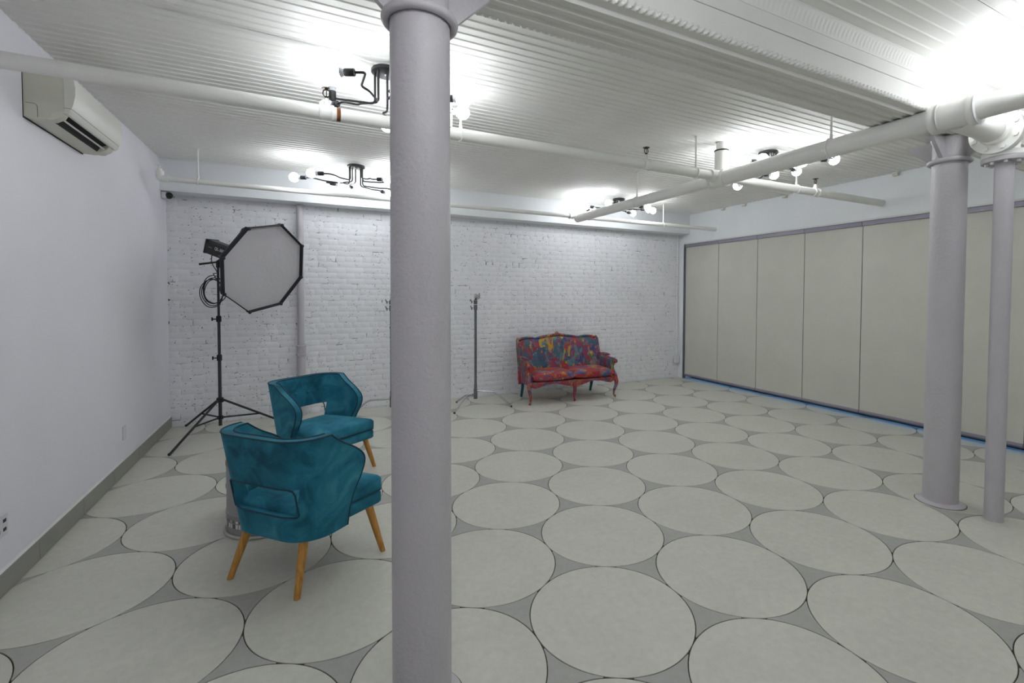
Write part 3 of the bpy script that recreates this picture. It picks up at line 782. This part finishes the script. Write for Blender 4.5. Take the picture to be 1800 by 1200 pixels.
def armchair(loc, rz, label):
    t = thing('armchair', label, 'armchair', (*loc, 0), rz, 'teal velvet armchairs')
    zs = [.255, .275, .31, .35, .39, .425, .46, .50, .54]+[.55+.235*i/26 for i in range(27)]
    sl = [i/40 for i in range(-40, 41)]
    z0o, z1o, so = .415, .56, .50
    # body in an outer and an inner skin with the window left open
    def s_at(z, x_):
        return x_
    def skin(off): return [[shell_pt(s_, z, off) for s_ in sl] for z in zs]
    O, I = skin(0), skin(TH); n = len(sl); mb = MB()
    hw_o = .226
    zi = min(range(len(zs)), key=lambda k: abs(zs[k]-.46))
    inside = [abs((O[zi][i].x+O[zi][i+1].x)/2) < hw_o and O[zi][i].y < -.03 for i in range(n-1)]
    xw = max(O[zi][i+1].x for i in range(n-1) if inside[i])
    def hole(a, i):
        return .39 < (zs[a]+zs[a+1])/2 < .54 and inside[i]
    vs = [p for r in O for p in r]+[p for r in I for p in r]; N = len(zs)*n; fs = []
    edges = {}
    for a in range(len(zs)-1):
        for i in range(n-1):
            if hole(a, i): continue
            q_ = (a*n+i, a*n+i+1, (a+1)*n+i+1, (a+1)*n+i)
            fs.append(q_); fs.append(tuple(v+N for v in q_[::-1]))
            for e in zip(q_, q_[1:]+q_[:1]):
                if (e[1], e[0]) in edges: del edges[(e[1], e[0])]
                else: edges[e] = 1
    for (a, b) in edges: fs.append((b, a, a+N, b+N))
    mb.add(vs, fs)
    mb.build('back_shell', 'velvet', t, 50)
    # piping along the outer and inner rims and round the window
    def rim(off, e=.0):
        pts = [shell_pt(-1, z, off) for z in zs]
        pts += [shell_pt(s_, zs[-1], off) for s_ in sl[1:]]
        pts += [shell_pt(1, z, off) for z in zs[::-1][1:]]
        return [p+Vector((0, 0, .001)) for p in pts]
    for off in (.001, TH-.001): MB().tube(rim(off), .0045, 6).build('piping', 'piping', t)
    win = []
    zt, zb = .540, .390
    for off in (-.001,):
        def wp(x_, z):
            k = (z-.27)/.515; yb = -.245-.075*k+off; hw = .290+.035*k; rad = .17; L1 = hw-rad
            if abs(x_) <= L1: return Vector((x_, yb, z))
            a = math.asin(min(1, (abs(x_)-L1)/rad)); return Vector((x_, yb+rad-rad*cos(a), z))
        cs = [(-xw+.03, zt), (xw-.03, zt), (xw-.008, zt-.008), (xw, zt-.03), (xw, zb+.01), (xw-.01, zb), (-xw+.01, zb), (-xw, zb+.01), (-xw, zt-.03), (-xw+.008, zt-.008)]
        for (a, b) in zip(cs, cs[1:]+cs[:1]):
            for k in range(6): win.append(wp(a[0]+(b[0]-a[0])*k/6, a[1]+(b[1]-a[1])*k/6))
        MB().ring(win, .0045, 6).build('piping', 'piping', t)
    # buttons on the inside of the back
    for x_ in (-.165, -.055, .055, .165):
        p = shell_pt(x_/.5, .655, TH+.001)
        MB().sphere((x_, -.245-.075*(.655-.27)/.515+TH+.003, .655), .014, 12, 8, (1, .6, 1)).build('button', 'velvet', t)
    # seat: frame box and crowned cushion
    def slab(z0, z1, inset, crown, r=.05):
        def outline(g):
            bk, ft = .218-g, .292-g
            P = [(-bk, -.225+g), (bk, -.225+g), (.262-g, .0), (ft, .292-g), (-ft, .292-g), (-.262+g, .0)]
            out = []
            for i in range(len(P)):
                p0, p1, p2 = Vector(P[i-1]), Vector(P[i]), Vector(P[(i+1) % len(P)])
                rr = .03 if i in (3, 4) else .05
                u, w = (p0-p1).normalized()*rr, (p2-p1).normalized()*rr
                for k in range(5):
                    tt = k/4; out.append((1-tt)**2*(p1+u)+2*tt*(1-tt)*p1+tt*tt*(p1+w))
            return out
        rings = [[(p.x, p.y, z0) for p in outline(inset+.006)], [(p.x, p.y, z0+.008) for p in outline(inset)], [(p.x, p.y, z1-.02) for p in outline(inset)], [(p.x, p.y, z1-.004) for p in outline(inset+.012)]]
        for k in range(1, 7):
            g = k/7
            rings.append([(p.x*(1-g), (p.y-.03)*(1-g)+.03, z1+crown*(1-(1-g)**2)) for p in outline(inset+.012)])
        return MB().loft(rings)
    slab(.272, .350, .0, 0).build('seat_rail', 'velvet', t, 50)
    slab(.348, .433, -.002, .03).build('seat_cushion', 'velvet', t, 50)
    pp = []
    for (x_, y_) in ((-.262, .0), (-.293, .27), (-.27, .296), (.27, .296), (.293, .27), (.262, .0)): pp.append((x_, y_, .349))
    MB().tube(rounded(pp, .02), .0045, 6).build('piping', 'piping', t)
    MB().box(-.20, .20, -.20, .25, .258, .28).build('underframe', 'black_fabric', t, 0)
    for sx in (-1, 1):
        for (y0, y1, x0, x1) in ((.225, .248, .235, .325), (-.17, -.262, .19, .235)):
            top = Vector((sx*x0, y0, .29)); ft = Vector((sx*x1, y1, 0.0))
            d = (top-ft).normalized(); mb = MB(); rings = []
            for k, (f_, r_) in enumerate(((0, .0145), (.02, .0155), (.5, .0205), (1, .0245))):
                c_ = ft.lerp(top, f_)
                rings.append([(c_.x+r_*cos(a), c_.y+r_*sin(a), c_.z) for a in [2*pi*j/20 for j in range(20)]])
            mb.loft(rings); mb.build('leg', 'leg_wood', t, 50)
    return t
def face(deg): return radians(deg-90)
armchair((-.010, 2.958), face(42), 'teal velvet armchair seen from behind, rear window showing its seat cushion')
armchair((.117, 4.359), face(-54), 'teal velvet armchair with buttoned inner back facing the room')

# ------------------------------------------------------------------ drum side table
dt = thing('drum_table', 'grey drum side table with round wooden top between the armchairs', 'table', (-.222, 3.60, 0))
MB().lathe([(.230, .004), (.233, .02), (.231, .12), (.235, .125), (.235, .135), (.231, .14), (.229, .28), (.234, .285), (.234, .295), (.230, .30), (.230, .420)], seg=56).build('drum', 'drum', dt)
MB().ring([(.240*cos(2*pi*k/56), .240*sin(2*pi*k/56), .0095) for k in range(56)], .0095, 10).build('base_hoop', 'drum_rim', dt)
MB().lathe([(.228, .420), (.233, .425), (.233, .444), (.228, .449)], seg=56).build('table_top', 'top_wood', dt)
rnd = random.Random(3)
mb = MB(); mw = MB()
for k in range(64):
    a = 2*pi*k/64; R = .2345
    for (z0, z1, mm) in ((.058, .085, mw if k % 3 else mb), (.092, .105, mw if (k*7) % 5 < 2 else mb)):
        w = rnd.uniform(.3, .8)*2*pi/64
        mm.add([(R*cos(a), R*sin(a), z0), (R*cos(a+w), R*sin(a+w), z0), (R*cos(a+w), R*sin(a+w), z1), (R*cos(a), R*sin(a), z1)], [(0, 1, 2, 3)])
tag(mb.build('printed_band', 'ink_dark', dt, 0), kind='stuff'); tag(mw.build('printed_lettering', 'ink_white', dt, 0), kind='stuff')

# ------------------------------------------------------------------ painted loveseat
SO = thing('loveseat', 'antique loveseat splashed with red, blue and yellow paint against the brick wall', 'sofa', (3.375, 5.78, 0), radians(-2.6))
def topz(x):
    a = abs(x)
    z = .845+.045*max(0, cos(min(a/.36, 1)*pi/2))**1.0 + .018*max(0, 1-((a-.50)/.14)**2)
    if a > .60: z -= .6*(a-.60)**1.3
    return z
N = 40; HWS = .665
def backy(z): return .47+.12*max(0, (z-.35)/.5)
for nm, fy, mt in (('backrest', -.055, 'sofa_back'),):
    rows_f, rows_b = [], []
    for j in range(15):
        v = j/14; rf, rb = [], []
        for i in range(N+1):
            x = -HWS+2*HWS*i/N; z = .30+(topz(x)-.02-.30)*v
            curve = -.07*(abs(x)/HWS)**4
            bul = .03*(1-(2*i/N-1)**6)*(1-(2*v-1)**6)
            rf.append((x, backy(z)+curve-.02-bul, z)); rb.append((x, backy(z)+curve+.045, z))
        rows_f.append(rf); rows_b.append(rb)
    mb = MB(); loops = [r+s_[::-1] for r, s_ in zip(rows_f, rows_b)]; mb.loft(loops); mb.build('backrest', 'sofa_back', SO, 50)
pts = [(-HWS-.005, backy(.3)-.06, .22), (-HWS-.008, backy(.5)-.06, .5)]+[(x, backy(topz(x))-.07*(abs(x)/HWS)**4+.008, topz(x)) for x in [-HWS+2*HWS*i/N for i in range(N+1)]]+[(HWS+.008, backy(.5)-.06, .5), (HWS+.005, backy(.3)-.06, .22)]
MB().tube(smoothcurve(pts, 3), .021, 10).build('crest_rail', 'sofa_back', SO, 50)
mb = MB()
for x, r, z in ((0, .036, .905), (-.05, .026, .896), (.05, .026, .896), (-.095, .018, .886), (.095, .018, .886), (0, .022, .928)): mb.sphere((x, backy(.88)-.008, z), r, 12, 8, (1.2, .6, .8))
mb.build('crest_carving', 'sofa_frame', SO, 60)
# seat: rail and two cushions
mb = MB(); rings = []
for i in range(25):
    x = -.66+1.32*i/24; yf = .0-.03*cos(x/.66*pi*1.0)*.6-.012; zb = .245-.028*cos(x/.66*pi*2)*(1 if abs(x) < .66 else 0)
    rings.append([(x, yf, zb), (x, yf-.006, zb+.02), (x, yf-.004, .305), (x, .52, .305), (x, .52, .26)])
mb.loft(rings); mb.build('seat_rail', 'sofa_frame', SO, 50)
for sx in (-1, 1):
    mb = MB(); rings = []
    x0, x1 = (-.635, -.002) if sx < 0 else (.002, .635)
    nx = 16
    for i in range(nx+1):
        u = i/nx; x = x0+(x1-x0)*u; e = (1-(2*u-1)**8)
        hh = .065*max(.25, e)**.5; zc = .365
        ring = []
        for k in range(24):
            a = 2*pi*k/24; ca, sa = cos(a), sin(a)
            py = (abs(ca)**.45)*(1 if ca > 0 else -1); pz = (abs(sa)**.55)*(1 if sa > 0 else -1)
            ring.append((x, .215+.245*py*(.97+.03*e), zc+hh*pz+(.018*e*(1-py*py) if sa > 0 else 0)))
        rings.append(ring)
    mb.loft(rings); mb.build('seat_cushion', 'sofa_seat', SO, 60)
# arms
for sx in (-1, 1):
    mb = MB(); rows = []
    for j in range(9):
        v = j/8; y_ = .035+.435*v; zt = .55+.045*v+.012*sin(v*pi)
        rows.append([(sx*(.628), y_, .25), (sx*(.665), y_, .25), (sx*(.675), y_, zt-.06), (sx*.672, y_, zt-.012), (sx*.645, y_, zt), (sx*.615, y_, zt-.03), (sx*.618, y_, .36)])
    mb.loft(rows); mb.build('arm_panel', 'sofa_back', SO, 50)
    MB().tube(smoothcurve([(sx*.660, .50, .64), (sx*.662, .42, .605), (sx*.660, .28, .585), (sx*.668, .14, .565), (sx*.682, .05, .555), (sx*.694, .01, .54), (sx*.690, .0, .52), (sx*.676, .02, .518)], 5), [.02]*30+[.017]*6, 10).build('armrest', 'sofa_frame', SO, 60)
    mb = MB(); mb.sphere((sx*.668, .26, .612), .03, 14, 10, (.9, 4.2, .7)); mb.build('arm_pad', 'sofa_back', SO, 60)
    MB().tube(smoothcurve([(sx*.688, .02, .54), (sx*.68, .05, .50), (sx*.668, .075, .44), (sx*.672, .04, .37), (sx*.69, .012, .31), (sx*.69, .0, .25)], 5), .025, 10).build('arm_post', 'sofa_frame', SO, 60)
def cab(x, y0, sx, mat='sofa_frame', h=.30):
    p = smoothcurve([(x, y0, h), (x+sx*.022, y0-.02, h*.82), (x+sx*.018, y0-.022, h*.6), (x-sx*.004, y0-.002, h*.32), (x-sx*.002, y0+.0, h*.12), (x+sx*.014, y0-.018, .012)], 5)
    n = len(p); r = [interp([(0, .034), (.2, .033), (.45, .023), (.75, .014), (.88, .015), (1, .018)], i/(n-1)) for i in range(n)]
    p[-1].z = .014
    return MB().tube(p, r, 12)
cab(-.665, .02, -1).build('leg', 'sofa_frame', SO, 60); cab(.0, .005, 0).build('leg', 'sofa_frame', SO, 60); cab(.672, .02, 1).build('leg', 'sofa_frame', SO, 60)
for sx in (-1, 1): MB().tube([(sx*.58, .50, .30), (sx*.58, .53, .14), (sx*.58, .575, .0)], [.026, .022, .018], 10).build('leg', 'teal_wood', SO, 50)

# ------------------------------------------------------------------ studio strobe, octagonal softbox and stand
PX, PYY = -.805, 6.06
st = thing('light_stand', 'black tripod light stand carrying the octagonal softbox', 'tripod', (PX, PYY, 0))
MB().lathe([(.0165, .10), (.0165, .84)], seg=16).build('lower_tube', 'dark_steel', st)
MB().lathe([(.014, .82), (.014, 1.26)], seg=16).build('middle_tube', 'dark_steel', st)
MB().lathe([(.0115, 1.24), (.0115, 1.83)], seg=16).build('upper_tube', 'dark_steel', st)
for z_ in (.79, 1.20):
    cg = MB().lathe([(.02, z_), (.024, z_+.004), (.024, z_+.055), (.018, z_+.065)], seg=16).build('locking_collar', 'black', st)
    MB().tube([(-.02, 0, z_+.03), (-.055, -.01, z_+.03)], [.006, .006], 8).build('knob_shaft', 'black', cg)
    MB().box(-.062, -.05, -.025, .01, z_+.012, z_+.05, .004).build('knob', 'black', cg, 0)
MB().lathe([(.022, .345), (.034, .35), (.034, .39), (.022, .40)], seg=16).build('leg_collar', 'black', st)
MB().lathe([(.02, .165), (.028, .17), (.028, .20), (.02, .205)], seg=16).build('brace_collar', 'black', st)
for (fx, fy) in ((-1.121, 5.475), (-1.195, 6.60), (-.135, 6.10)):
    d = Vector((fx-PX, fy-PYY, 0)); u = d.normalized()
    lg = MB().tube([u*.03+Vector((0, 0, .372)), Vector((d.x, d.y, .012))], .0115, 10).build('leg', 'black', st)
    MB().sphere((d.x, d.y, .014), .0145, 10, 8).build('rubber_foot', 'black', lg)
    midp = (u*.03+Vector((0, 0, .372))).lerp(Vector((d.x, d.y, .012)), .52)
    MB().tube([u*.026+Vector((0, 0, .186)), midp], .009, 8).build('brace', 'black', st)
OC = Vector((-.342, 5.655, 1.753)); az, el, ro, RO = .774, -.30, 2.198, .477
nn = Vector((sin(az)*cos(el), -cos(az)*cos(el), sin(el))); rr_ = Vector((0, 0, 1)).cross(nn).normalized(); uu = nn.cross(rr_)
OM = Matrix(((rr_.x, uu.x, nn.x, OC.x), (rr_.y, uu.y, nn.y, OC.y), (rr_.z, uu.z, nn.z, OC.z), (0, 0, 0, 1)))
sb = thing('studio_strobe', 'studio strobe with a large black octagonal softbox and white diffuser', 'studio light', tuple(OC))
def octa(R, h): return [(R*cos(ro-k*pi/4), R*sin(ro-k*pi/4), h) for k in range(8)]
def octd(R, h, n=4, sag=0):
    o = octa(R, h); out = []
    for k in range(8):
        a, b = Vector(o[k]), Vector(o[(k+1) % 8])
        for i in range(n):
            p = a.lerp(b, i/n); p = Vector((p.x*(1-sag*sin(pi*i/n)), p.y*(1-sag*sin(pi*i/n)), p.z)); out.append(tuple(p))
    return out
mb = MB(); mb.loft([octd(.477, .0), octd(.476, -.045, sag=.004), octd(.43, -.12, sag=.012), octd(.33, -.215, sag=.02), octd(.20, -.295, sag=.015), octd(.085, -.345)], False)
mb.loft([octd(.474, .0), octd(.472, -.045, sag=.004), octd(.426, -.12, sag=.012), octd(.326, -.215, sag=.02), octd(.196, -.295, sag=.015), octd(.085, -.345)], False)
mb.xf(OM); mb.build('softbox_shell', 'black_fabric', sb, 25, True)
mb = MB(); mb.loft([octd(.4775, -.02), octd(.4785, .002), octd(.473, .003), octd(.464, -.034)], False); mb.xf(OM); mb.build('rim_band', 'black_fabric', sb, 30, True)
mb = MB(); rings = [octd(.4655*(1-g), -.034+.014*(1-(1-g)**2)) for g in (0, .03, .15, .35, .55, .75, .92)]
mb.loft(rings, True); mb.xf(OM); mb.build('diffuser', 'diffuser', sb, 60, True)
for k in range(8):
    a = ro-k*pi/4; p = Vector((.472*cos(a), .472*sin(a), -.004)); mb = MB()
    mb.sphere(p, .018, 10, 8, (1, 1, .7)); mb.xf(OM); mb.build('corner_tab', 'black', sb, 60, True)
    mb = MB(); mb.tube([(R_*cos(a), R_*sin(a), h_) for R_, h_ in ((.479, -.02), (.478, -.045), (.433, -.12), (.334, -.215), (.204, -.295), (.09, -.345))], .005, 6); mb.xf(OM); mb.build('rib', 'black', sb, 60, True)
MB().lathe([(.092, -.34), (.095, -.345), (.095, -.365), (.075, -.37)], seg=24).xf(OM).build('speed_ring', 'black', sb, 35, True)
# strobe head: keep its top upright around the axis
mb = MB(); pr = [(-.058, -.062), (.058, -.062), (.066, -.045), (.066, .045), (.05, .066), (-.05, .066), (-.066, .045), (-.066, -.045)]
mb.loft([[(a, b, h) for a, b in pr] for h in (-.368, -.80)]); mb.xf(OM); hd = mb.build('strobe_body', 'black', sb, 30, True)
mb = MB(); pr = [(-.055, .06), (.055, .06), (.045, .084), (-.045, .084)]
mb.loft([[(a*s_, b if b < .07 else b*s_, h) for a, b in pr] for h, s_ in ((-.40, .9), (-.46, 1), (-.77, 1), (-.81, .95))]); mb.xf(OM); mb.build('top_cover', 'dark_steel', sb, 30, True)
mb = MB().box(-.07, .07, -.068, .088, -.822, -.798, .006); mb.xf(OM); mb.build('rear_panel', 'black', sb, 30, True)
def text_mesh(body, size, mat, name, parent, mtx, depth=.0006):
    cu = bpy.data.curves.new('lettering', 'FONT'); cu.body = body; cu.size = size; cu.extrude = depth; cu.align_x = 'CENTER'
    o = bpy.data.objects.new('lettering', cu); COL.objects.link(o)
    dg = bpy.context.evaluated_depsgraph_get(); me = bpy.data.meshes.new_from_object(o.evaluated_get(dg))
    bpy.data.objects.remove(o); me.materials.clear(); me.materials.append(M[mat]); me.name = name
    me.transform(mtx); return link(name, me, parent)
# lettering on the side of the head that faces the room: side is -r_ axis
inv = MW[sb.name].inverted()
for body, size, h in (('QL-300', .044, -.60), ('\u2014\u2014', .024, -.735)):
    loc = Matrix(((0, 0, -1, -.0664), (0, 1, 0, .008), (1, 0, 0, h), (0, 0, 0, 1)))
    text_mesh(body, size, 'ink_white', 'side_print', sb, inv @ OM @ loc)
# yoke from the stand top to the head
mb = MB(); top = Vector((PX, PYY, 1.83)); hp = OM @ Vector((0, -.062, -.60))
mb.tube([top-Vector((0, 0, .06)), top, top.lerp(hp, .6), hp], [.018, .02, .02, .018], 12); mb.build('yoke', 'black', sb, 40, True)
mb = MB(); mb.tube([top, top+Vector((-.16, -.02, -.03))], [.009, .011], 8); mb.build('tilt_handle', 'black', sb, 40, True)
# power cable: tail from the head and a hanging coil
pc = thing('power_cable', 'coiled black power cable hanging from the light stand', 'cable', (PX, PYY, 1.4))
rear = OM @ Vector((0, -.06, -.78))
mb = MB(); mb.tube(smoothcurve([rear, rear+Vector((.0, -.01, -.10)), rear+Vector((.045, -.02, -.20)), Vector((PX-.035, PYY-.03, 1.70)), Vector((PX+.01, PYY-.035, 1.62))], 8), .0045, 8); mb.build('lead', 'black', pc, 60, True)
rnd = random.Random(11); mb = MB(); pts = []
for i in range(5*28):
    a = 2*pi*i/28; lp = i//28
    R1 = .09+.012*sin(lp*2.1)+.004*sin(a*3+lp); R2 = .135+.012*cos(lp*1.7)
    pts.append((PX-.035+R1*cos(a+1.57)+.012*sin(lp*1.3), PYY-.045-.006*lp-.02*sin(a*.5), 1.54+R2*sin(a+1.57)-.01*lp))
mb.tube(pts, .0045, 7); mb.build('coil', 'black', pc, 60, True)

# ------------------------------------------------------------------ chrome stands
def c_stand(x, y, legs, label, rz=0):
    t = thing('c_stand', label, 'stand', (x, y, 0), rz, 'chrome c-stands by the brick wall')
    MB().lathe([(.0175, .10), (.0175, 1.33)], seg=16).build('column_tube', 'grey_steel', t)
    MB().lathe([(.022, .09), (.026, .095), (.026, .225), (.021, .23), (.021, .29), (.0175, .295)], seg=16).build('base_casting', 'grey_steel', t)
    for i, (ang, r1, r2) in enumerate(legs):
        z_ = .195-.035*i; a = radians(ang); u = Vector((cos(a), sin(a), 0))
        lg = MB().tube(rounded([u*.015+Vector((0, 0, z_)), u*r1+Vector((0, 0, z_+.002)), u*r2+Vector((0, 0, .012))], .05, 6), .0115, 10).build('leg', 'chrome', t)
        MB().lathe([(.013, 0), (.013, .022)], (u.x*r2, u.y*r2, 0), 10).build('foot', 'black', lg)
    MB().lathe([(.02, 1.29), (.025, 1.295), (.025, 1.36), (.02, 1.363)], seg=14).build('collar', 'grey_steel', t)
    MB().lathe([(.024, 1.37), (.026, 1.373), (.026, 1.42), (.018, 1.43)], seg=14).build('collar', 'grey_steel', t)
    MB().lathe([(.0135, 1.42), (.0135, 1.46)], seg=12).build('spigot', 'black', t)
    for z_, dx in ((1.315, -1), (1.40, -1)):
        h = MB().tube([(-.02, 0, z_), (-.05, 0, z_+.01)], .005, 8).build('tightening_bolt', 'chrome', t)
        MB().tube([(-.05, -.0, z_-.02), (-.052, 0, z_+.0), (-.07, 0, z_+.035)], [.006, .009, .006], 8).build('t_handle', 'grey_steel', h)
    MB().lathe([(.03, -.014), (.034, -.01), (.034, .01), (.03, .014)], (0, 0, 1.475), 18, 'x').build('grip_head', 'chrome', t)
    MB().box(.016, .035, -.012, .012, 1.43, 1.50, .003).build('grip_plate', 'chrome', t, 0)
    MB().tube([(.03, 0, 1.475), (.06, 0, 1.475)], .006, 8).build('grip_bolt', 'chrome', t)
    MB().tube([(.05, 0, 1.44), (.055, 0, 1.475), (.052, 0, 1.52)], [.006, .009, .007], 8).build('grip_handle', 'grey_steel', t)
    return t
c_stand(2.043, 6.15, [(-38, .27, .50), (-140, .24, .50), (125, .16, .32)], 'chrome grip stand standing free between the near column and the loveseat')
c_stand(.955, 6.15, [(172, .27, .50), (-70, .24, .48), (55, .24, .45)], 'chrome grip stand mostly hidden behind the near iron column')
